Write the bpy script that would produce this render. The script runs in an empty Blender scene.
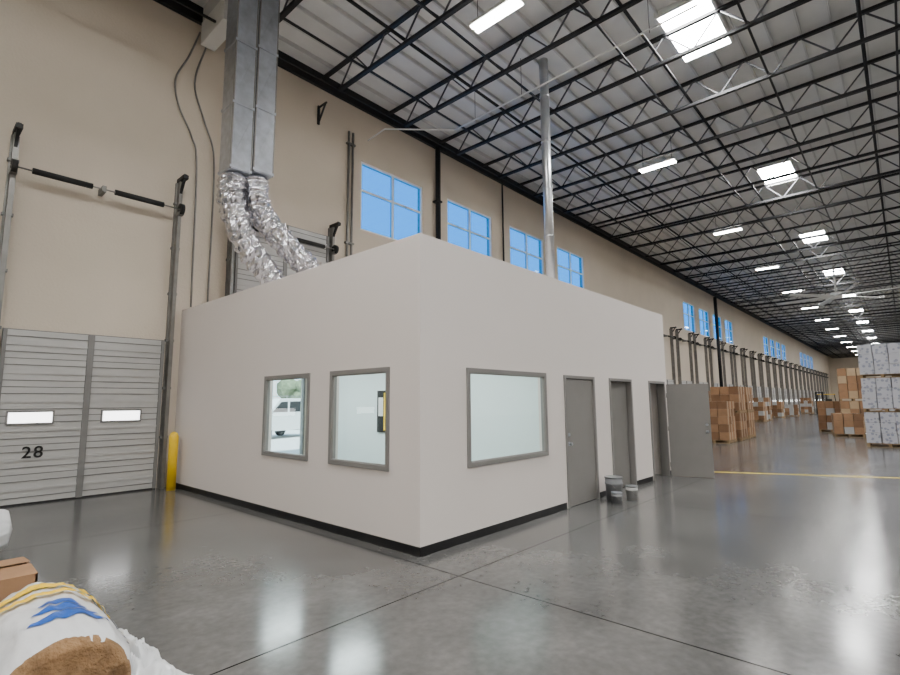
import bpy, bmesh, math, random
from mathutils import Vector, Matrix, noise
random.seed(7)
S=bpy.context.scene; COL=S.collection
pi=math.pi

def lin(c):
    c=c/255.0
    return c/12.92 if c<=0.04045 else ((c+0.055)/1.055)**2.4
def rgb(r,g,b): return (lin(r),lin(g),lin(b),1.0)

def mat(name,col,rough=0.6,metal=0.0,ns=0,na=0.0,bump=0.0,bs=None,spec=0.5,stretch=None,coat=0.0):
    m=bpy.data.materials.new(name); m.use_nodes=True
    nt=m.node_tree; b=nt.nodes['Principled BSDF']
    b.inputs['Base Color'].default_value=col
    b.inputs['Roughness'].default_value=rough
    b.inputs['Metallic'].default_value=metal
    b.inputs['Specular IOR Level'].default_value=spec
    b.inputs['Coat Weight'].default_value=coat
    tc=nt.nodes.new('ShaderNodeTexCoord')
    src=tc.outputs['Object']
    if stretch:
        mp=nt.nodes.new('ShaderNodeMapping'); mp.inputs['Scale'].default_value=stretch
        nt.links.new(src,mp.inputs['Vector']); src=mp.outputs['Vector']
    if ns:
        n=nt.nodes.new('ShaderNodeTexNoise'); n.inputs['Scale'].default_value=ns; n.inputs['Detail'].default_value=5
        nt.links.new(src,n.inputs['Vector'])
        r=nt.nodes.new('ShaderNodeValToRGB')
        r.color_ramp.elements[0].position=0.3; r.color_ramp.elements[1].position=0.7
        r.color_ramp.elements[0].color=tuple(c*(1-na) for c in col[:3])+(1,)
        r.color_ramp.elements[1].color=tuple(min(1,c*(1+na)) for c in col[:3])+(1,)
        nt.links.new(n.outputs['Fac'],r.inputs['Fac']); nt.links.new(r.outputs['Color'],b.inputs['Base Color'])
    if bump:
        n2=nt.nodes.new('ShaderNodeTexNoise'); n2.inputs['Scale'].default_value=bs or 30; n2.inputs['Detail'].default_value=4
        nt.links.new(src,n2.inputs['Vector'])
        bp=nt.nodes.new('ShaderNodeBump'); bp.inputs['Strength'].default_value=bump; bp.inputs['Distance'].default_value=0.02
        nt.links.new(n2.outputs['Fac'],bp.inputs['Height']); nt.links.new(bp.outputs['Normal'],b.inputs['Normal'])
    return m

def emis(name,col,st):
    m=bpy.data.materials.new(name); m.use_nodes=True
    nt=m.node_tree; b=nt.nodes['Principled BSDF']
    b.inputs['Base Color'].default_value=(0.8,0.8,0.8,1)
    b.inputs['Emission Color'].default_value=col; b.inputs['Emission Strength'].default_value=st
    return m

def glass(name,tint,refl=1.0,rough=0.02):
    m=bpy.data.materials.new(name); m.use_nodes=True
    nt=m.node_tree; nt.nodes.clear(); L=nt.links
    o=nt.nodes.new('ShaderNodeOutputMaterial'); mx=nt.nodes.new('ShaderNodeMixShader')
    t=nt.nodes.new('ShaderNodeBsdfTransparent'); t.inputs[0].default_value=tint
    g=nt.nodes.new('ShaderNodeBsdfGlossy'); g.inputs['Roughness'].default_value=rough
    f=nt.nodes.new('ShaderNodeLayerWeight'); f.inputs[0].default_value=0.5
    pw=nt.nodes.new('ShaderNodeMath'); pw.operation='POWER'; pw.inputs[1].default_value=4.0
    ma=nt.nodes.new('ShaderNodeMath'); ma.operation='MULTIPLY_ADD'; ma.inputs[1].default_value=0.9*refl; ma.inputs[2].default_value=0.06*refl
    L.new(f.outputs['Facing'],pw.inputs[0]); L.new(pw.outputs[0],ma.inputs[0]); L.new(ma.outputs[0],mx.inputs[0])
    L.new(t.outputs[0],mx.inputs[1]); L.new(g.outputs[0],mx.inputs[2]); L.new(mx.outputs[0],o.inputs[0])
    return m

class MB:
    def __init__(s): s.bm=bmesh.new(); s.mats=[]
    def mi(s,m):
        if m not in s.mats: s.mats.append(m)
        return s.mats.index(m)
    def face(s,vs,m,smooth=False):
        f=s.bm.faces.new(vs); f.material_index=s.mi(m); f.smooth=smooth; return f
    def poly(s,pts,m): return s.face([s.bm.verts.new(p) for p in pts],m)
    def box(s,x0,x1,y0,y1,z0,z1,m,M=None):
        P=[Vector((x,y,z)) for z in (z0,z1) for y in (y0,y1) for x in (x0,x1)]
        if M: P=[M@p for p in P]
        v=[s.bm.verts.new(p) for p in P]
        for idx in ((0,2,3,1),(4,5,7,6),(0,1,5,4),(2,6,7,3),(0,4,6,2),(1,3,7,5)):
            s.face([v[i] for i in idx],m)
    def beam(s,p,q,w,h,m):
        p=Vector(p);q=Vector(q);d=(q-p);L=d.length;d.normalize()
        up=Vector((0,0,1))
        if abs(d.z)>0.95: up=Vector((1,0,0))
        r=d.cross(up).normalized(); u=r.cross(d).normalized()
        M=Matrix(((r.x,d.x,u.x,p.x),(r.y,d.y,u.y,p.y),(r.z,d.z,u.z,p.z),(0,0,0,1)))
        s.box(-w/2,w/2,0,L,-h/2,h/2,m,M)
    def tube(s,pts,rad,m,n=10,cap=True,smooth=True):
        pts=[Vector(p) for p in pts]
        rf=rad if callable(rad) else (lambda i,a:rad)
        rings=[]; prev=None
        for i,p in enumerate(pts):
            a=pts[max(0,i-1)];b=pts[min(len(pts)-1,i+1)]
            d=(b-a).normalized()
            if prev is None:
                x=d.orthogonal().normalized()
            else:
                x=(prev-d*prev.dot(d)).normalized()
            prev=x; y=d.cross(x)
            rings.append([s.bm.verts.new(p+(x*math.cos(2*pi*k/n)+y*math.sin(2*pi*k/n))*rf(i,2*pi*k/n)) for k in range(n)])
        for i in range(len(rings)-1):
            for k in range(n):
                s.face([rings[i][k],rings[i][(k+1)%n],rings[i+1][(k+1)%n],rings[i+1][k]],m,smooth)
        if cap:
            s.face(rings[0][::-1],m); s.face(rings[-1],m)
    def cyl(s,p,q,r,m,n=14,r2=None):
        r2=r if r2 is None else r2
        s.tube([p,q],lambda i,a:(r if i==0 else r2),m,n)
    def mesh(s,name):
        bmesh.ops.recalc_face_normals(s.bm,faces=s.bm.faces)
        me=bpy.data.meshes.new(name); s.bm.to_mesh(me); s.bm.free()
        for m in s.mats: me.materials.append(m)
        return me
    def obj(s,name,parent=None,loc=(0,0,0),rot=0,bevel=0):
        o=bpy.data.objects.new(name,s.mesh(name)); COL.objects.link(o)
        o.location=loc; o.rotation_euler=(0,0,rot)
        if parent: o.parent=parent
        if bevel:
            b=o.modifiers.new('bevel','BEVEL'); b.width=bevel; b.segments=2; b.limit_method='ANGLE'
        return o
def empty(name,loc=(0,0,0)):
    e=bpy.data.objects.new(name,None); e.location=loc; COL.objects.link(e); return e
def inst(name,me,loc,parent=None,rot=0):
    o=bpy.data.objects.new(name,me); o.location=loc; o.rotation_euler=(0,0,rot); COL.objects.link(o)
    if parent: o.parent=parent
    return o
def curve_pts(P,k=8):
    P=[Vector(p) for p in P]; out=[]
    for i in range(len(P)-1):
        p0=P[max(0,i-1)];p1=P[i];p2=P[i+1];p3=P[min(len(P)-1,i+2)]
        for j in range(k):
            t=j/k
            out.append(0.5*((2*p1)+(p2-p0)*t+(2*p0-5*p1+4*p2-p3)*t*t+(-p0+3*p1-3*p2+p3)*t**3))
    out.append(P[-1]); return out

# ---------------- materials ----------------
M_wall=mat('tan_tiltup_paint',rgb(203,191,174),0.85,ns=0.6,na=0.04,bump=0.25,bs=25)
M_office=mat('office_offwhite_paint',rgb(226,218,212),0.75,ns=0.8,na=0.012,bump=0.08,bs=60)
M_ceil=mat('roof_insulation_foil',rgb(222,222,220),0.6,ns=1.5,na=0.06,bump=0.3,bs=4)
M_purlin=mat('purlin_white',rgb(200,200,198),0.7,ns=3,na=0.05)
M_steel=mat('black_steel',rgb(22,22,25),0.5,0.3,ns=5,na=0.1)
M_web=mat('joist_web_steel',rgb(66,66,70),0.5,0.3,ns=5,na=0.1)
M_frame=mat('grey_door_frame',rgb(126,123,120),0.5,ns=4,na=0.03)
M_door=mat('grey_door_paint',rgb(130,127,124),0.45,ns=4,na=0.03)
M_base=mat('black_vinyl_base',rgb(12,12,14),0.4,ns=6,na=0.1)
M_galv=mat('galvanized_duct',rgb(185,190,198),0.32,0.9,ns=7,na=0.14,bump=0.05,bs=6)
M_foil=mat('foil_flex',rgb(220,220,225),0.2,1.0,ns=12,na=0.15,bump=0.7,bs=18)
M_pipe=mat('vent_pipe',rgb(205,207,210),0.3,0.9,ns=5,na=0.08)
M_dock=mat('dock_door_steel',rgb(182,181,178),0.5,0.1,ns=2,na=0.05,stretch=(1,1,5))
M_dockd=mat('dock_door_rib',rgb(122,121,119),0.55,0.2,ns=3,na=0.06)
M_track=mat('track_steel',rgb(130,128,124),0.45,0.6,ns=5,na=0.15)
M_black=mat('black_rubber',rgb(14,14,14),0.6,ns=8,na=0.2)
M_white=mat('white_frame',rgb(225,225,222),0.5,ns=4,na=0.02)
M_yel=mat('safety_yellow',rgb(243,200,20),0.45,ns=5,na=0.06)
M_tape=mat('floor_tape_yellow',rgb(230,200,45),0.5,ns=5,na=0.1)
M_card=mat('cardboard',rgb(152,116,84),0.8,ns=4,na=0.12,bump=0.05)
M_card2=mat('cardboard_dark',rgb(125,92,64),0.8,ns=4,na=0.12)
M_wood=mat('pallet_wood',rgb(140,115,82),0.8,ns=6,na=0.2,stretch=(1,8,1))
M_tapeb=mat('packing_tape',rgb(180,155,122),0.3,ns=4,na=0.05)
M_int=mat('office_interior_paint',rgb(224,235,234),0.7,ns=1,na=0.01)
M_int2=mat('office_interior_cream',rgb(228,222,208),0.7,ns=1,na=0.01)
M_bucket=mat('bucket_grey',rgb(120,122,124),0.4,ns=4,na=0.05)
M_bwhite=mat('bucket_white',rgb(170,170,168),0.4,ns=4,na=0.05)
M_sky=emis('skylight_diffuser',(0.99,0.99,0.98,1),122)
M_lamp=emis('led_strip',(1,0.97,0.92,1),60)
M_olamp=emis('office_panel_light',(0.95,1,1,1),27)
M_slot=emis('door_vision_panel',(1,1,1,1),5)
M_gwin=glass('blue_tinted_glass',(0.022,0.26,0.72,1),0.25)
M_gclr=glass('clear_glass',(0.84,0.95,0.96,1),0.8)

# concrete floor with joints
def floor_mat():
    m=bpy.data.materials.new('polished_concrete'); m.use_nodes=True; nt=m.node_tree; N=nt.nodes; L=nt.links
    b=N['Principled BSDF']; tc=N.new('ShaderNodeTexCoord'); sx=N.new('ShaderNodeSeparateXYZ'); L.new(tc.outputs['Object'],sx.inputs[0])
    n1=N.new('ShaderNodeTexNoise'); n1.inputs['Scale'].default_value=0.7; n1.inputs['Detail'].default_value=8; n1.inputs['Roughness'].default_value=0.65
    L.new(tc.outputs['Object'],n1.inputs['Vector'])
    r=N.new('ShaderNodeValToRGB'); e=r.color_ramp.elements
    e[0].position=0.3;e[0].color=rgb(70,70,69); e[1].position=0.72;e[1].color=rgb(106,105,103)
    L.new(n1.outputs['Fac'],r.inputs['Fac'])
    n2=N.new('ShaderNodeTexNoise'); n2.inputs['Scale'].default_value=14; n2.inputs['Detail'].default_value=6
    L.new(tc.outputs['Object'],n2.inputs['Vector'])
    mr0=N.new('ShaderNodeMapRange'); mr0.inputs[1].default_value=0.3; mr0.inputs[2].default_value=0.7; mr0.inputs[3].default_value=0.84; mr0.inputs[4].default_value=1.14
    L.new(n2.outputs['Fac'],mr0.inputs[0])
    mm=N.new('ShaderNodeMixRGB'); mm.blend_type='MULTIPLY'; mm.inputs[0].default_value=1
    L.new(r.outputs[0],mm.inputs[1]); L.new(mr0.outputs[0],mm.inputs[2])
    def line(out,off,per,w):
        a=N.new('ShaderNodeMath');a.operation='SUBTRACT';a.inputs[1].default_value=off; L.new(out,a.inputs[0])
        p=N.new('ShaderNodeMath');p.operation='PINGPONG';p.inputs[1].default_value=per/2; L.new(a.outputs[0],p.inputs[0])
        c=N.new('ShaderNodeMath');c.operation='LESS_THAN';c.inputs[1].default_value=w; L.new(p.outputs[0],c.inputs[0]); return c.outputs[0]
    l1=line(sx.outputs['X'],3.9,4.8,0.008); l2=line(sx.outputs['Y'],3.42,4.6,0.008)
    mx=N.new('ShaderNodeMath');mx.operation='MAXIMUM';L.new(l1,mx.inputs[0]);L.new(l2,mx.inputs[1])
    mj=N.new('ShaderNodeMixRGB'); mj.inputs[2].default_value=rgb(18,18,18); L.new(mx.outputs[0],mj.inputs[0]); L.new(mm.outputs[0],mj.inputs[1])
    L.new(mj.outputs[0],b.inputs['Base Color'])
    sp=N.new('ShaderNodeMapRange'); sp.inputs[3].default_value=0.6; sp.inputs[4].default_value=0.05; L.new(mx.outputs[0],sp.inputs[0]); L.new(sp.outputs[0],b.inputs['Specular IOR Level'])
    n3=N.new('ShaderNodeTexNoise'); n3.inputs['Scale'].default_value=0.5; n3.inputs['Detail'].default_value=3
    L.new(tc.outputs['Object'],n3.inputs['Vector'])
    mr=N.new('ShaderNodeMapRange'); mr.inputs[1].default_value=0.3; mr.inputs[2].default_value=0.7; mr.inputs[3].default_value=0.14; mr.inputs[4].default_value=0.22
    L.new(n3.outputs['Fac'],mr.inputs[0]); L.new(mr.outputs[0],b.inputs['Roughness'])
    return m
M_floor=floor_mat()

# ---------------- shell ----------------
XB,XF,YR,YL,ZC=-12.0,132.0,-28.0,11.5,10.9
mb=MB(); mb.box(XB-0.3,XF+0.3,YR-0.3,YL+0.3,-0.3,0,M_floor); mb.obj('floor')
mb=MB(); mb.box(XB-0.3,XF+0.3,YR-0.3,YL+0.3,ZC,ZC+0.2,M_ceil); mb.obj('ceiling')

def wall(name,axis,p0,p1,u0,u1,z0,z1,ops,m):
    us=sorted(set([u0,u1]+[o[0] for o in ops]+[o[1] for o in ops])); mb=MB()
    for a,b in zip(us[:-1],us[1:]):
        c=(a+b)/2; holes=sorted([(o[2],o[3]) for o in ops if o[0]<c<o[1]]); z=z0
        segs=[]
        for h in holes:
            if h[0]>z+1e-6: segs.append((z,h[0]))
            z=h[1]
        if z<z1-1e-6: segs.append((z,z1))
        for s in segs:
            if axis=='x': mb.box(a,b,p0,p1,s[0],s[1],m)
            else: mb.box(p0,p1,a,b,s[0],s[1],m)
    return mb.obj(name)

wins=[]
for g in (8.85,38.3,66.3,93.0):
    for k in range(4): wins.append(g+3.82*k)
ops=[(x,x+2.6,6.75,8.9) for x in wins]+[(5.1,7.2,0.05,2.72)]
wall('wall_left','x',YL,YL+0.25,XB-0.3,XF+0.3,0,ZC,ops,M_wall)
mb=MB(); mb.box(XB-0.3,XF+0.3,YR-0.3,YR,0,ZC,M_wall); mb.obj('wall_right')
mb=MB(); mb.box(XB-0.3,XB,YR,YL,0,ZC,M_wall); mb.obj('wall_back')
mb=MB(); mb.box(XF,XF+0.3,YR,YL,0,ZC,M_wall); mb.obj('wall_far')

# clerestory windows
mb=MB(); w,h=2.6,2.15; t=0.055
y0,y1=0.02,0.12
mb.box(0,w,y0,y1,0,t,M_white); mb.box(0,w,y0,y1,h-t,h,M_white)
mb.box(0,t,y0,y1,t,h-t,M_white); mb.box(w-t,w,y0,y1,t,h-t,M_white)
mb.box(w/2-0.035,w/2+0.035,y0,y1,t,h-t,M_white); mb.box(t,w-t,y0+.01,y1-.01,1.22,1.28,M_white)
mb.poly([(t,0.07,t),(w-t,0.07,t),(w-t,0.07,h-t),(t,0.07,h-t)],M_gwin)
me=mb.mesh('window_clerestory')
for i,x in enumerate(wins): inst('window_%d'%(i+1),me,(x,YL,6.75))
# glazed storefront in old dock opening
mb=MB()
mb.box(5.1,7.2,11.54,11.62,0.05,0.11,M_track); mb.box(5.1,7.2,11.54,11.62,2.66,2.72,M_track)
for x in (5.1,7.15): mb.box(x,x+0.05,11.54,11.62,0.11,2.66,M_track)
mb.poly([(5.15,11.58,.1),(7.15,11.58,.1),(7.15,11.58,2.68),(5.15,11.58,2.68)],M_gclr)
mb.obj('window_17')

# ---------------- roof structure ----------------
joists=empty('roof_joists')
mb=MB(); zt,zb=10.72,10.02; ya,yb=YL-0.05,YR+0.05
mb.box(-.05,.05,yb,ya,zt-.04,zt+.04,M_steel)
mb.box(-.05,.05,yb,ya-0.9,zb-.04,zb+.04,M_steel)
P=1.25; y=ya-0.9; mb.beam((0,ya-.05,zt),(0,y,zb),.04,.04,M_steel)
while y-P>yb:
    mb.beam((0,y,zb),(0,y-P/2,zt),.034,.034,M_web); mb.beam((0,y-P/2,zt),(0,y-P,zb),.034,.034,M_web); y-=P
jm=mb.mesh('roof_joist')
x=7.36-2.4*8; k=0
while x<XF-0.2:
    if x>XB+0.2: inst('joist_%d'%k,jm,(x,0,0),joists); k+=1
    x+=2.4
mb=MB(); y=YL-0.6
while y>YR:
    mb.box(XB+0.01,XF-0.01,y-.02,y+.02,ZC-.1,ZC-.002,M_purlin); y-=0.61
mb.obj('roof_purlins')
mb=MB()
for y in (10.6,9.4,6.9,4.4,1.9,-.6,-3.1,-8,-13,-18,-23):
    mb.box(XB+.01,XF-.01,y-.022,y+.022,zb+.04,zb+.085,M_steel)
for y in (8.2,3.9,0.0,-10,-20): 
    mb.cyl((XB+.01,y,zb+.35),(XF-.01,y,zb+.35),.04,M_steel,8)
mb.obj('roof_bridging')
# ledger along wall
mb=MB(); mb.box(XB+.01,XF-.01,YL-.1,YL-.001,zt-.22,ZC-.001,M_steel)
mb.obj('trim_ledger')
mb=MB(); mb.box(4.1,4.42,10.2,YL-.1,9.95,10.5,M_white); mb.box(4.1,4.42,10.25,11.35,10.5,ZC-.01,M_purlin); mb.obj('roof_stub_beam')
# fire sprinkler branch pipe
mb=MB()
mb.tube([(9.0,YL-.12,9.55),(9.0,10.6,9.62),(10.6,9.3,9.75)],.022,M_white,8)
mb.tube([(10.6,9.3,9.75),(10.6,2.5,9.9)],.022,M_white,8)
for yy in (8.5,6.9,3.5): mb.cyl((10.6,yy,9.8),(10.6,yy,ZC-.02),.007,M_steel,6)
mb.obj('sprinkler_pipe')

# skylights
mb=MB(); a,b=1.05,0.55
mb.poly([(-a,-b,-.10),(a,-b,-.10),(a,b,-.10),(-a,b,-.10)],M_sky)
for (x0,x1,y0_,y1_) in ((-a-.06,a+.06,-b-.06,-b),(-a-.06,a+.06,b,b+.06),(-a-.06,-a,-b,b),(a,a+.06,-b,b)):
    mb.box(x0,x1,y0_,y1_,-.16,-.005,M_white)
me=mb.mesh('skylight'); 
k=0
for yy in (3.05,-8.0,-19.0):
    x=12.55-10.8*2
    while x<XF-3:
        inst('skylight' if k==0 else 'skylight.%03d'%k,me,(x,yy,ZC)); k+=1; x+=10.8
# strip light fixtures
mb=MB()
mb.box(-.17,.17,-.62,.62,.0,.07,M_white)
mb.box(-.13,-.03,-.6,.6,-.03,0,M_lamp); mb.box(.03,.13,-.6,.6,-.03,0,M_lamp)
for yy in (-.5,.5): mb.cyl((0,yy,.07),(0,yy,.95),.008,M_steel,6)
me=mb.mesh('strip_light'); k=0
for yy in (5.8,-2.4,-13):
    x=8.0-9.5*2
    while x<XF-3:
        inst('strip_light' if k==0 else 'strip_light.%03d'%k,me,(x,yy,9.93)); k+=1; x+=9.5

# ---------------- dock doors ----------------
def dock_mesh(lift,base=0.0,slots=True,ns=6):
    mb=MB(); W=2.55; yf=-0.06; HH=ns*.5
    for i in range(ns):
        z0=lift+0.02+i*0.5
        mb.box(0,W,yf-.03,yf+.03,z0,z0+.485,M_dock)
        mb.box(0,W,yf-.033,yf+.02,z0+.485,z0+.5,M_dockd)
        mb.box(0,W,yf-.05,yf-.03,z0+.22,z0+.26,M_dock)
        mb.box(0,W,yf-.042,yf-.03,z0+.10,z0+.115,M_dockd); mb.box(0,W,yf-.042,yf-.03,z0+.37,z0+.385,M_dockd)
    mb.box(W/2-.05,W/2+.05,yf-.065,yf-.03,lift+.02,lift+HH,M_dockd)
    for x in (0,W-.06): mb.box(x,x+.06,yf-.06,yf-.03,lift+.02,lift+HH,M_dockd)
    if slots:
        for (a,b) in ((.18,.78),(1.55,2.17)):
            mb.box(a-.03,b+.03,yf-.062,yf-.03,lift+1.36,lift+1.6,M_dockd)
            mb.box(a,b,yf-.067,yf-.04,lift+1.39,lift+1.57,M_slot)
    mb.box(0,W,yf-.04,yf+.03,lift+0.0,lift+.03,M_black)
    for x in (-.1,W+.1):
        if base<3: mb.box(x-.05,x+.05,-.04,-.001,base,3.05,M_track)
        mb.box(x-.035,x+.035,-.2,-.04,base,6.5,M_track)
        mb.box(x-.06,x+.06,-.06,-.001,max(base,3.05),6.5,M_track)
        for z in (1,2,3,4,5,6):
            if z>base: mb.box(x-.08,x+.08,-.1,-.001,z,z+.05,M_dockd)
        mb.beam((x,-.15,6.2),(x+.0,-.42,6.6),.05,.05,M_black); mb.box(x-.05,x+.05,-.45,-.05,6.5,6.58,M_black)
    zz=5.85
    mb.cyl((-.15,-.28,zz),(W+.15,-.28,zz),.016,M_track,8)
    mb.cyl((.15,-.28,zz),(1.05,-.28,zz),.055,M_black,12); mb.cyl((1.42,-.28,zz),(2.3,-.28,zz),.055,M_black,12)
    for x in (-.1,W+.1): mb.cyl((x-.04,-.28,zz),(x+.04,-.28,zz),.12,M_black,16); mb.box(x-.05,x+.05,-.3,-.04,zz-.12,zz-.06,M_track)
    mb.box(1.2,1.27,-.32,-.001,zz-.06,zz+.06,M_track)
    return mb.mesh('dock_door')
dm=dock_mesh(0); dmu=dock_mesh(3.72,3.72,False,5)
d28=inst('dock_door',dm,(1.2,YL,0))
inst('dock_door.001',dm,(-2.7,YL,0)); inst('dock_door.002',dm,(-6.6,YL,0))
inst('dock_door_raised',dmu,(5.15,YL,0))
k=3; x=32.4
while x<XF-6:
    inst('dock_door.%03d'%k,dm,(x,YL,0)); k+=1; x+=3.9
# painted number
cu=bpy.data.curves.new('door_number','FONT'); cu.body='28'; cu.size=0.28; cu.extrude=0.001; cu.offset=0.004; cu.space_character=1.15
to=bpy.data.objects.new('tmp',cu); COL.objects.link(to)
dg=bpy.context.evaluated_depsgraph_get(); nm=bpy.data.meshes.new_from_object(to.evaluated_get(dg)); bpy.data.objects.remove(to)
nm.materials.clear(); nm.materials.append(M_black)
no=bpy.data.objects.new('door_number',nm); COL.objects.link(no); no.parent=d28; no.location=(.40,-.118,.79); no.rotation_euler=(pi/2,0,0)

# ---------------- office booth ----------------
X0,X1,Y0,Y1,H=4.083,12.18,4.147,YL,3.71; T=0.14
winA=(6.42,7.74,.875,2.13); winB=(4.67,5.91,.875,2.13); winC=(4.91,6.82,.875,2.13)
d1=(7.38,8.46,0,2.12); d2=(9.08,10.12,0,2.12); d3=(11.05,12.02,0,2.12)
wall('wall_office_front','x',Y0,Y0+T,X0,X1,0,H,[winC,d1,d2,d3],M_office)
wall('wall_office_left','y',X0,X0+T,Y0+T,Y1-.002,0,H,[winA,winB],M_office)
mb=MB(); mb.box(X1-T,X1,Y0+T,Y1-.002,0,H,M_office); mb.obj('wall_office_far')
mb=MB(); mb.box(X0+T,X1-T,Y0+T,Y1-.002,H-.25,H-.02,M_office); mb.obj('roof_office')
mb=MB(); mb.box(X0+T,X1-T,Y0+T,Y1-.002,2.74,2.78,M_int2); mb.obj('ceiling_office')
mb=MB(); mb.box(7.23,7.34,Y0+T,Y1-.002,0,2.74,M_int); mb.obj('wall_office_partition')
mb=MB()
for (x0,y0_) in ((4.9,5.1),(4.9,7.2),(4.9,9.3)):
    mb.box(x0,x0+1.2,y0_,y0_+.6,2.70,2.739,M_olamp)
mb.obj('office_ceiling_light')
mb=MB(); mb.box(9.2,9.8,6.5,7.1,2.70,2.739,emis('office_panel_dim',(1,1,1,1),1.0)); mb.obj('office_ceiling_light.001')
mb=MB(); mb.box(7.195,7.229,8.15,8.65,1.05,1.95,M_black); mb.box(7.19,7.195,8.2,8.42,1.1,1.9,M_yel); mb.box(7.19,7.195,8.45,8.6,1.4,1.8,M_white); mb.obj('safety_poster')
# baseboards
mb=MB(); bh=.1; bt=.012
xs=[X0-bt,7.33,8.51,9.03,10.17,11.0,12.07,X1+bt]
for i in range(0,8,2): mb.box(xs[i],xs[i+1],Y0-bt,Y0-.0005,0,bh,M_base)
mb.obj('baseboard_front')
mb=MB(); mb.box(X0-bt,X0-.0005,Y0,Y1-.003,0,bh,M_base); mb.obj('baseboard_left')
# office windows
def owin(name,axis,o,pos):
    mb=MB(); fw=.06; a,b,z0,z1=o; p0,p1=pos-.02,pos+.06
    def bx(u0,u1,za,zb_,q0=p0,q1=p1,m=M_frame):
        if axis=='x': mb.box(u0,u1,q0,q1,za,zb_,m)
        else: mb.box(q0,q1,u0,u1,za,zb_,m)
    bx(a,b,z0,z0+fw); bx(a,b,z1-fw,z1); bx(a,a+fw,z0+fw,z1-fw); bx(b-fw,b,z0+fw,z1-fw)
    s=.012
    q0,q1=pos,pos+.04
    bx(a+fw,b-fw,z0+fw,z0+fw+s,q0,q1); bx(a+fw,b-fw,z1-fw-s,z1-fw,q0,q1); bx(a+fw,a+fw+s,z0+fw+s,z1-fw-s,q0,q1); bx(b-fw-s,b-fw,z0+fw+s,z1-fw-s,q0,q1)
    g=pos+.02; c,d,e,f=a+fw,b-fw,z0+fw,z1-fw
    if axis=='x': mb.poly([(c,g,e),(d,g,e),(d,g,f),(c,g,f)],M_gclr)
    else: mb.poly([(g,c,e),(g,d,e),(g,d,f),(g,c,f)],M_gclr)
    mb.obj(name)
owin('window_18','y',winA,X0); owin('window_19','y',winB,X0); owin('window_20','x',winC,Y0)
# doors
def door(name,o,mode):
    a,b,_,z1=o; fw=.05
    e=empty(name,(a,Y0,0)); W=b-a
    mb=MB()
    mb.box(0,fw,-.02,T+.02,0,z1-.001,M_frame); mb.box(W-fw,W,-.02,T+.02,0,z1-.001,M_frame); mb.box(fw,W-fw,-.02,T+.02,z1-fw,z1-.001,M_frame)
    mb.obj('frame',e)
    lw=W-2*fw-.008; lh=z1-fw-.015
    mb=MB(); mb.box(0,lw,-.022,.022,.008,lh,M_door)
    for z in (.25,1.05,1.8): mb.cyl((-.004,-.026,z-.05),(-.004,-.026,z+.05),.009,M_track,8)
    for s in (-1,1):
        hx=lw-.07
        mb.cyl((hx,s*.022,1.0),(hx,s*.034,1.0),.033,M_galv,16); mb.cyl((hx,s*.034,1.0),(hx,s*.06,1.0),.013,M_galv,10)
        mb.cyl((hx,s*.06,1.0),(hx,s*.085,1.0),.03,M_galv,16,.024)
        mb.cyl((hx,s*.022,1.15),(hx,s*.04,1.15),.028,M_galv,16)
    if mode=='closed':
        mb.obj('leaf',e,loc=(W-fw-.004,.035,0),rot=pi)
    elif mode=='ajar':
        mb.obj('leaf',e,loc=(W-fw-.004,.11,0),rot=pi-math.radians(14))
    else:
        mb.obj('leaf',e,loc=(W-fw+.035,-.05,0),rot=math.radians(-78))
    return e
door('door_1',d1,'closed'); door('door_2',d2,'ajar'); door('door_3',d3,'open')

# ---------------- ducts ----------------
e=empty('hvac_duct',(0,0,0))
for (nm_,cx,zb_) in (('duct_a',4.11,6.1),('duct_b',4.56,6.2)):
    mb=MB(); cy=9.3; hw=.2; hd=.25
    mb.box(cx-hw,cx+hw,cy-hd,cy+hd,zb_,ZC-.01,M_galv)
    z=zb_+.02
    while z<10.6:
        mb.box(cx-hw-.018,cx+hw+.018,cy-hd-.018,cy+hd+.018,z,z+.05,M_galv)
        mb.beam((cx-hw,cy-hd-.003,z+.1),(cx+hw,cy-hd-.003,z+1.2),.012,.012,M_galv)
        z+=1.3
    for sx_ in (-1,1): mb.box(cx+sx_*hw-.012,cx+sx_*hw+.012,cy-hd-.012,cy-hd+.012,zb_,ZC-.01,M_track)
    mb.tube([(cx,cy,zb_+.02),(cx,cy,zb_-.22)],.2,M_foil,20)
    mb.obj(nm_,e)
def flex(name,pts,ph=0):
    C=curve_pts(pts,18); mb=MB(); n=36
    def rf(i,a):
        v=noise.noise(Vector((i*.28+ph,math.cos(a)*2.0,math.sin(a)*2.0)))
        v2=noise.noise(Vector((i*.7+ph,math.cos(a)*4,math.sin(a)*4)))
        return .235+.018*math.sin(i*1.6)+.05*v+.03*v2
    mb.tube(C,rf,M_foil,n,True,False); mb.obj(name,e)
flex('flex_a',[(4.08,9.3,6.02),(4.08,9.28,5.5),(4.36,9.2,4.75),(4.88,9.1,4.1),(5.15,9.05,3.72)])
flex('flex_b',[(4.53,9.3,6.1),(4.58,9.2,5.5),(4.95,9.0,4.95),(5.5,8.8,4.4),(5.8,8.65,4.05),(5.9,8.6,3.72)],40)

# vent pipe
mb=MB(); mb.cyl((11.1,6.5,H-.03),(11.1,6.5,ZC-.01),.12,M_pipe,24)
for z in (4.6,5.9,7.2,8.5,9.8): mb.cyl((11.1,6.5,z),(11.1,6.5,z+.05),.13,M_pipe,24)
mb.tube([(11.1,6.5,H-.02),(11.1,6.5,H+.1)],.2,M_galv,24)
mb.obj('exhaust_vent_pipe')

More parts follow.
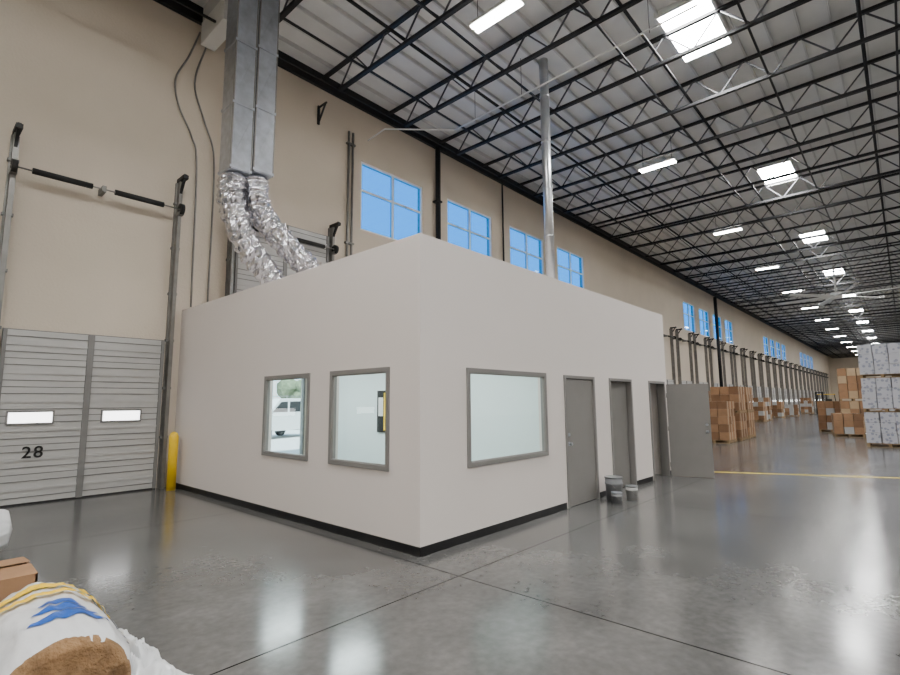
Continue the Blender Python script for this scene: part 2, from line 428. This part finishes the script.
# wall conduits / downspouts
mb=MB(); mb.cyl((12.05,YL-.15,0),(12.05,YL-.15,zt-.25),.09,M_black,14)
for z in (4.5,6.5,8.5): mb.box(11.93,12.17,YL-.24,YL-.001,z,z+.06,M_black)
mb.obj('roof_drain_pipe')
mb=MB()
for xx in (8.35,8.5): mb.cyl((xx,YL-.06,H),(xx,YL-.06,9.6),.035,M_track,10)
mb.box(8.28,8.57,YL-.1,YL-.001,9.2,9.25,M_track); mb.box(8.28,8.57,YL-.1,YL-.001,6.2,6.25,M_track)
mb.obj('wall_conduit')
mb=MB(); mb.cyl((15.9,YL-.1,H),(15.9,YL-.1,zt-.25),.035,M_black,10); mb.obj('sprinkler_riser')
mb=MB(); mb.cyl((45.0,YL-.5,0),(45.0,YL-.5,ZC-.8),.13,M_steel,14); mb.box(44.8,45.2,YL-.7,YL-.3,0,.03,M_steel); mb.obj('steel_column')
mb=MB()
mb.tube(curve_pts([(4.1,YL-.03,10.3),(3.9,YL-.03,9.6),(3.65,YL-.03,8.9),(3.75,YL-.03,8.3),(4.05,YL-.03,7.7),(4.2,YL-.03,7.0),(4.25,YL-.03,3.8)],6),.02,M_track,6)
mb.tube(curve_pts([(4.25,YL-.03,10.0),(4.05,YL-.03,9.0),(4.3,YL-.03,8.2),(4.55,YL-.03,7.5),(4.6,YL-.03,6.3),(4.6,YL-.03,3.8)],6),.02,M_track,6)
mb.obj('wall_conduit.001')
mb=MB(); mb.box(7.3,7.37,YL-.04,YL-.001,9.4,9.95,M_black); mb.beam((7.335,YL-.03,9.45),(7.335,YL-.35,9.9),.04,.04,M_black); mb.beam((7.335,YL-.03,9.9),(7.335,YL-.4,9.9),.04,.04,M_black)
mb.obj('wall_bracket')

# bollard
mb=MB(); mb.tube([(3.90,11.0,0),(3.90,11.0,1.05),(3.90,11.0,1.11),(3.90,11.0,1.14)],lambda i,a:(.085,.085,.065,.02)[i],M_yel,20); mb.obj('safety_bollard')

# ---------------- floor tape ----------------
mb=MB(); mb.beam((12.9,4.3,.0015),(14.9,-.3,.0015),.1,.002,M_tape); mb.obj('floor_tape_line')

# ---------------- buckets ----------------
def bucket(name,loc,r,h,mm,lid):
    mb=MB(); mb.tube([(0,0,0),(0,0,h*.72),(0,0,h*.74),(0,0,h*.8),(0,0,h*.82),(0,0,h)],lambda i,a:(r*.88,r*.97,r*1.03,r*1.03,r*.97,r)[i],mm,28)
    mb.tube([(0,0,h),(0,0,h+.02)],r*1.05,lid,28)
    P_=[(r*1.05*math.cos(t_),-.03-.5*r*math.sin(t_)*1.3,h*.78-.9*r*math.sin(t_)) for t_ in [i*pi/12 for i in range(13)]]
    mb.tube(P_,.004,M_track,6); mb.obj(name,loc=loc)
bucket('paint_bucket',(8.46,3.86,0),.145,.38,M_bucket,M_bucket)
bucket('paint_bucket.001',(8.72,3.66,0),.1,.22,M_bwhite,M_bucket)
bucket('paint_bucket.002',(8.24,3.72,0),.085,.17,M_bucket,M_galv)

# ---------------- pallet loads ----------------
def printed_mat():
    m=bpy.data.materials.new('printed_white_carton'); m.use_nodes=True; nt=m.node_tree; N=nt.nodes; L=nt.links
    b=N['Principled BSDF']; tc=N.new('ShaderNodeTexCoord'); v=N.new('ShaderNodeTexVoronoi'); v.inputs['Scale'].default_value=8
    L.new(tc.outputs['Object'],v.inputs['Vector']); r=N.new('ShaderNodeValToRGB'); r.color_ramp.interpolation='CONSTANT'
    r.color_ramp.elements[0].color=rgb(142,145,160); r.color_ramp.elements[1].position=.36; r.color_ramp.elements[1].color=rgb(184,185,192)
    L.new(v.outputs['Distance'],r.inputs['Fac']); L.new(r.outputs[0],b.inputs['Base Color']); b.inputs['Roughness'].default_value=.35
    return m
M_print=printed_mat()
def pallet_load(name,loc,nx,ny,tiers,bx,by,bz,mats,rot=0,lay=4):
    e=MB(); z=0
    W,D=nx*bx,ny*by
    for t_ in range(tiers):
        for k in range(3): e.box(-W/2,W/2,-D/2+k*(D-.09)/2,-D/2+k*(D-.09)/2+.09,z+.02,z+.11,M_wood)
        for k in range(7): e.box(-W/2+k*(W-.1)/6,-W/2+k*(W-.1)/6+.1,-D/2,D/2,z+.11,z+.13,M_wood); 
        for k in (0,3,6): e.box(-W/2+k*(W-.1)/6,-W/2+k*(W-.1)/6+.1,-D/2,D/2,z,z+.02,M_wood)
        z+=.13
        for l in range(lay):
            for i in range(nx):
                for j in range(ny):
                    jx,jy=random.uniform(-.012,.012),random.uniform(-.012,.012); cx=-W/2+bx*(i+.5)+jx; cy=-D/2+by*(j+.5)+jy
                    m=random.choice(mats)
                    e.box(cx-bx/2+.012,cx+bx/2-.012,cy-by/2+.012,cy+by/2-.012,z+.003,z+bz-.004,m)
                    if m is not M_print: 
                        e.box(cx-.03,cx+.03,cy-by/2+.009,cy+by/2-.009,z+.003,z+bz-.002,M_tapeb)
            z+=bz
    return e.obj(name,loc=loc,rot=rot)
br=[M_card,M_card2]
pallet_load('pallet_of_boxes',(22.5,5.75,0),3,3,1,.4,.35,.3,br,lay=5)
pallet_load('pallet_of_boxes.001',(24.2,5.7,0),3,3,2,.4,.36,.33,br,lay=3)
pallet_load('pallet_of_boxes.002',(25.9,5.75,0),3,3,2,.4,.36,.33,br,lay=3)
pallet_load('pallet_of_boxes.003',(24.2,7.4,0),3,3,1,.4,.36,.33,br,lay=6)
pallet_load('pallet_of_boxes.004',(26.0,7.4,0),3,3,1,.4,.36,.33,br,lay=6)
pallet_load('pallet_of_white_boxes',(24.1,.55,0),3,3,3,.45,.42,.36,[M_print],lay=3)
pallet_load('pallet_of_white_boxes.001',(24.1,-.95,0),3,3,3,.45,.42,.36,[M_print],lay=3)
pallet_load('pallet_of_white_boxes.002',(25.8,-.3,0),3,3,3,.45,.42,.36,[M_print],lay=3)
pallet_load('pallet_of_boxes.005',(31.2,1.9,0),3,3,2,.42,.36,.36,br+[M_tapeb],lay=4,rot=.1)
pallet_load('pallet_of_boxes.006',(33.0,2.9,0),3,3,1,.42,.36,.36,br+[M_bwhite],lay=4,rot=-.1)
pallet_load('pallet_of_boxes.020',(29.4,2.1,0),3,3,1,.42,.36,.3,br+[M_bwhite],lay=3,rot=.15)
for i,(xx,yy,l_) in enumerate([(45,8.6,4),(48,8.8,5),(55,9,4),(60,8.5,3),(72,8.7,5),(50,1.2,5),(53,1.3,6),(62,1.6,5),(80,2.2,6),(38,8.9,3),(41,9.0,4)]):
    pallet_load('pallet_of_boxes.%03d'%(7+i),(xx,yy,0),3,3,1,.42,.36,.34,br+[M_bwhite],lay=l_,rot=random.uniform(-.1,.1))
# ---------------- forklift (far) ----------------
mb=MB()
mb.box(-.9,.7,-.5,.5,.25,1.0,M_yel); mb.box(-1.2,-.7,-.5,.5,.3,1.25,M_yel); mb.box(-.4,.2,-.3,.3,1.0,1.25,M_black); mb.box(-.5,-.38,-.3,.3,1.25,1.65,M_black)
for (xx,yy) in ((-.85,-.45),(-.85,.45),(.6,-.45),(.6,.45)): mb.beam((xx,yy,1.0),(xx*.8,yy,2.15),.06,.06,M_black)
mb.box(-.75,.55,-.5,.5,2.12,2.18,M_yel)
for yy in (-.35,.35): mb.box(.8,.92,yy-.06,yy+.06,.05,2.4,M_black); mb.box(.92,1.95,yy-.06,yy+.06,.06,.1,M_steel)
for z in (.4,1.2,2.3): mb.box(.82,.9,-.35,.35,z,z+.08,M_black)
for (xx,r_) in ((-.8,.24),(.5,.3)):
    for yy in (-.55,.4): mb.cyl((xx,yy,r_),(xx,yy+.16,r_),r_,M_black,20)
mb.obj('forklift',loc=(66,6.3,0),rot=2.6)

# ---------------- ceiling fan ----------------
mb=MB(); fz=8.6
mb.cyl((0,0,.1),(0,0,ZC-fz-.01),.06,M_white,12); mb.cyl((0,0,-.15),(0,0,.25),.32,M_white,24); 
for k in range(6):
    M_=Matrix.Rotation(k*pi/3+.35,4,'Z')@Matrix.Rotation(.3,4,'X')
    mb.box(.25,3.6,-.15,.15,-.02,.02,M_white,M_)
    mb.box(3.6,3.66,-.14,.14,-.04,.12,M_track,M_)
mb.obj('ceiling_fan',loc=(42.5,2.9,fz))

# ---------------- insulation rolls ----------------
M_pl=mat('white_plastic_wrap',rgb(222,223,224),0.28,ns=3,na=0.06,bump=0.5,bs=9,coat=.3)
M_fib=mat('brown_fiberglass',rgb(140,108,74),0.95,ns=9,na=0.3,bump=1.0,bs=35)
M_blue=mat('blue_print',rgb(25,85,175),0.4,ns=5,na=.05)
M_lgrey=mat('grey_print',rgb(120,130,145),0.4,ns=5,na=.05)
def roll(name,loc,rot,R,Ln,logo=True):
    e=empty(name,loc); e.rotation_euler=(0,0,rot)
    def rad(s_,a):
        ed=1-0.10*math.exp(-s_/.06)-0.22*math.exp(-(Ln-s_)/.08)
        wr=.020*noise.noise(Vector((math.cos(a)*3,math.sin(a)*3,s_*2.5)))+.010*noise.noise(Vector((math.cos(a)*9,math.sin(a)*9,s_*9)))
        return R*ed+wr
    def pt(s_,a,off=0):
        r_=rad(s_,a)+off
        return Vector((r_*math.cos(a), s_, max(0.001,R+r_*math.sin(a))))
    mb=MB(); n=96; ns=60
    rings=[[mb.bm.verts.new(pt(Ln*i/ns,2*pi*k/n)) for k in range(n)] for i in range(ns+1)]
    for i in range(ns):
        for k in range(n): mb.face([rings[i][k],rings[i][(k+1)%n],rings[i+1][(k+1)%n],rings[i+1][k]],M_pl,True)
    c=mb.bm.verts.new((0,Ln+.05,R))
    for k in range(n): mb.face([rings[-1][k],rings[-1][(k+1)%n],c],M_pl,True)
    fr=[mb.bm.verts.new(pt(0,2*pi*k/n,-.02)+Vector((0,-.03-.05*abs(noise.noise(Vector((k*.4,1,2)))),0))) for k in range(n)]
    for k in range(n): mb.face([rings[0][k],rings[0][(k+1)%n],fr[(k+1)%n],fr[k]],M_pl,True)
    mb.obj('plastic_sleeve',e)
    mb=MB(); fr_r=[(.90,-.005),(.86,-.05),(.76,-.075),(.64,-.06),(.58,-.085),(.46,-.075),(.4,-.1),(.26,-.08),(.2,-.1),(.08,-.05)]
    rr=[]
    for (q,yy) in fr_r:
        rr.append([mb.bm.verts.new(Vector((R*q*math.cos(2*pi*k/60),yy+.03*noise.noise(Vector((q*9,k*.3,0))),R+R*q*math.sin(2*pi*k/60)))) for k in range(60)])
    for i in range(len(rr)-1):
        for k in range(60): mb.face([rr[i][k],rr[i][(k+1)%60],rr[i+1][(k+1)%60],rr[i+1][k]],M_fib,True)
    mb.face(rr[-1],M_fib); mb.obj('fiberglass_core',e)
    if logo:
        def patch(mb,pf,m,nu=40,nv=8,off=.006):
            g=[[mb.bm.verts.new(pt(*pf(u/nu,v/nv),off)) for v in range(nv+1)] for u in range(nu+1)]
            for u in range(nu):
                for v in range(nv): mb.face([g[u][v],g[u+1][v],g[u+1][v+1],g[u][v+1]],m,True)
        mb=MB()
        for (s0,da,wd,ln) in ((.16,.0,.12,1.2),(.29,.10,.11,1.0),(.41,.22,.09,.75)):
            patch(mb,lambda u,v,s0=s0,da=da,wd=wd,ln=ln:(s0+.07*math.sin(u*pi*.8)+(v-.5)*wd*math.sin(u*pi)**.8+.02, .8+da+u*ln),M_blue)
        for k in range(5):
            patch(mb,lambda u,v,k=k:(.12+u*.5*(.5+.07*(k%3)),.25+k*.06+v*.02),M_lgrey,8,1)
        mb.obj('printed_logo',e)
        mb=MB(); patch(mb,lambda u,v:(.72+.06*math.sin(u*3.0)+v*.08,-.25+u*3.4),M_yel,60,3,.014)
        patch(mb,lambda u,v:(.68-.05*math.sin(u*3.0)+v*.05,-.1+u*3.2),M_yel,60,3,.02)
        mb.obj('yellow_strap',e)
    return e
roll('insulation_roll',(.68,3.1,0),-.03,.31,1.1)
roll('insulation_roll.001',(.05,7.9,0),-pi/2,.26,1.0,False)
# crumpled plastic sheet
def crumple(name,cx,cy,w,d,hh,seed):
    mb=MB(); n=60
    g=[]
    for i in range(n+1):
        row=[]
        for j in range(n+1):
            u=i/n-.5; v=j/n-.5; p=Vector((u*3+seed,v*4,seed))
            edge=max(0,1-(2*max(abs(u),abs(v)))**3)
            rg=1-abs(noise.noise(p*1.6))*2.2
            z=.006+edge*(hh*max(0,rg)*.8+.3*hh)*(1.3-1.2*(u+.5))+.02*abs(noise.noise(p*5.0))
            row.append(mb.bm.verts.new((cx+u*w*(1+.5*noise.noise(Vector((v*4,seed,1)))),cy+v*d*(1+.3*noise.noise(Vector((u*4,seed,2)))),z)))
        g.append(row)
    for i in range(n):
        for j in range(n): mb.face([g[i][j],g[i+1][j],g[i+1][j+1],g[i][j+1]],M_pl,True)
    mb.obj(name)
crumple('crumpled_plastic',1.2,3.8,.38,.95,.26,3.1)
# cardboard box behind roll
mb=MB(); x0,x1,y0_,y1_,h_=.2,.76,4.36,4.9,.6
mb.box(x0,x1,y0_,y0_+.012,0,h_,M_card); mb.box(x0,x1,y1_-.012,y1_,0,h_,M_card); mb.box(x0,x0+.012,y0_,y1_,0,h_,M_card); mb.box(x1-.012,x1,y0_,y1_,0,h_,M_card); mb.box(x0,x1,y0_,y1_,0,.012,M_card)
mb.poly([(x0,y0_,h_),(x1,y0_,h_),(x1,y0_+.26,h_+.01),(x0,y0_+.26,h_+.01)],M_card); mb.poly([(x0,y1_,h_),(x1,y1_,h_),(x1,y1_-.27,h_+.02),(x0,y1_-.27,h_+.02)],M_card)
mb.box(x0+.25,x0+.31,y0_-.002,y1_+.002,h_-.15,h_+.022,M_tapeb)
mb.obj('cardboard_box')

# ---------------- outdoors ----------------
M_asph=mat('asphalt',rgb(205,202,198),.9,ns=3,na=.08)
M_leaf=mat('foliage',rgb(110,120,90),.9,ns=3,na=.3,bump=1,bs=3)
mb=MB(); mb.box(-60,180,YL+.3,120,-.3,-.05,M_asph); mb.obj('yard_ground')
mb=MB()
for i in range(30): mb.cyl((-20+3*i,38,-.05),(-20+3*i,38,2.3),.04,M_track,8)
for z in (.1,1.2,2.25): mb.cyl((-20,38,z),(67,38,z),.025,M_track,6)
for i in range(290): mb.beam((-20+.3*i,38,0),(-20+.3*i,38,2.25),.012,.012,M_track)
mb.obj('chain_link_fence')
def van_mesh():
    mb=MB()
    pr=[(-2.4,.4),(-2.4,1.0),(-2.2,1.2),(-1.3,1.3),(-.6,1.95),(2.1,2.0),(2.4,1.8),(2.45,.4)]
    L_=[mb.bm.verts.new((a_,-.9,b_)) for a_,b_ in pr]; R_=[mb.bm.verts.new((a_,.9,b_)) for a_,b_ in pr]
    mb.face(L_,M_white); mb.face(R_[::-1],M_white)
    for i in range(8): mb.face([L_[i],L_[(i+1)%8],R_[(i+1)%8],R_[i]],M_white)
    for s in (-1,1):
        mb.poly([(-1.15,s*.905,1.3),(-.55,s*.905,1.8),(-.05,s*.905,1.82),(-.05,s*.905,1.3)],M_black)
        mb.poly([(.1,s*.905,1.3),(.1,s*.905,1.82),(1.9,s*.905,1.84),(1.9,s*.905,1.3)],M_black)
        for xx in (-1.5,1.5): mb.cyl((xx,s*.75,.33),(xx,s*.95,.33),.33,M_black,20)
    return mb.mesh('parked_van')
vm=van_mesh()
inst('parked_van',vm,(13.2,24,-.05),rot=.35); inst('parked_van.001',vm,(19.5,31,-.05),rot=.1); inst('parked_van.002',vm,(9,30,-.05),rot=.1)
for i in range(8):
    mb=MB(); hgt=random.uniform(3,4.5)
    mb.cyl((0,0,0),(0,0,hgt*.6),.2,M_wood,8,.12)
    for k in range(7):
        c=Vector((random.uniform(-1.3,1.3),random.uniform(-1.3,1.3),hgt*.6+random.uniform(-.6,1.6))); r_=random.uniform(.9,1.5)
        bm2=bmesh.ops.create_icosphere(mb.bm,subdivisions=3,radius=r_,matrix=Matrix.Translation(c))
        for v in bm2['verts']: v.co+= (v.co-c)*.3*noise.noise(v.co*1.5)
        fs=set(f for v in bm2['verts'] for f in v.link_faces)
        for f in fs: f.material_index=mb.mi(M_leaf)
    mb.obj('tree' if i==0 else 'tree.%03d'%i,loc=(5+i*7,58+random.uniform(-3,3),-.05))

# ---------------- world & sun ----------------
w=bpy.data.worlds.new('World'); S.world=w; w.use_nodes=True; nt=w.node_tree; N=nt.nodes; L=nt.links
bg=N['Background']; tc=N.new('ShaderNodeTexCoord'); sx=N.new('ShaderNodeSeparateXYZ'); L.new(tc.outputs['Generated'],sx.inputs[0])
r=N.new('ShaderNodeValToRGB'); e_=r.color_ramp.elements; e_[0].position=0;e_[0].color=(.95,.97,1,1); e_[1].position=.6;e_[1].color=(.55,.75,1,1)
L.new(sx.outputs['Z'],r.inputs['Fac']); L.new(r.outputs[0],bg.inputs[0]); bg.inputs[1].default_value=2.8
sd=bpy.data.lights.new('sun','SUN'); sd.energy=12; sd.angle=.01; so=bpy.data.objects.new('sun',sd); COL.objects.link(so)
so.rotation_euler=Vector((.2,.45,-.9)).to_track_quat('-Z','Y').to_euler(); so.location=(0,0,30)

# ---------------- camera ----------------
yaw=math.radians(42.0); p=math.radians(7.28); ro=math.radians(.45)
f=Vector((math.cos(yaw)*math.cos(p),math.sin(yaw)*math.cos(p),math.sin(p)))
rt=Vector((math.sin(yaw),-math.cos(yaw),0)); up=rt.cross(f)
r2=rt*math.cos(ro)-up*math.sin(ro); u2=up*math.cos(ro)+rt*math.sin(ro)
cd=bpy.data.cameras.new('camera'); cam=bpy.data.objects.new('camera',cd); COL.objects.link(cam)
cam.matrix_world=Matrix(((r2.x,u2.x,-f.x,0),(r2.y,u2.y,-f.y,0),(r2.z,u2.z,-f.z,1.7),(0,0,0,1)))
cd.sensor_width=36; cd.lens=502*36/900; cd.clip_end=600; cd.clip_start=.05
S.camera=cam
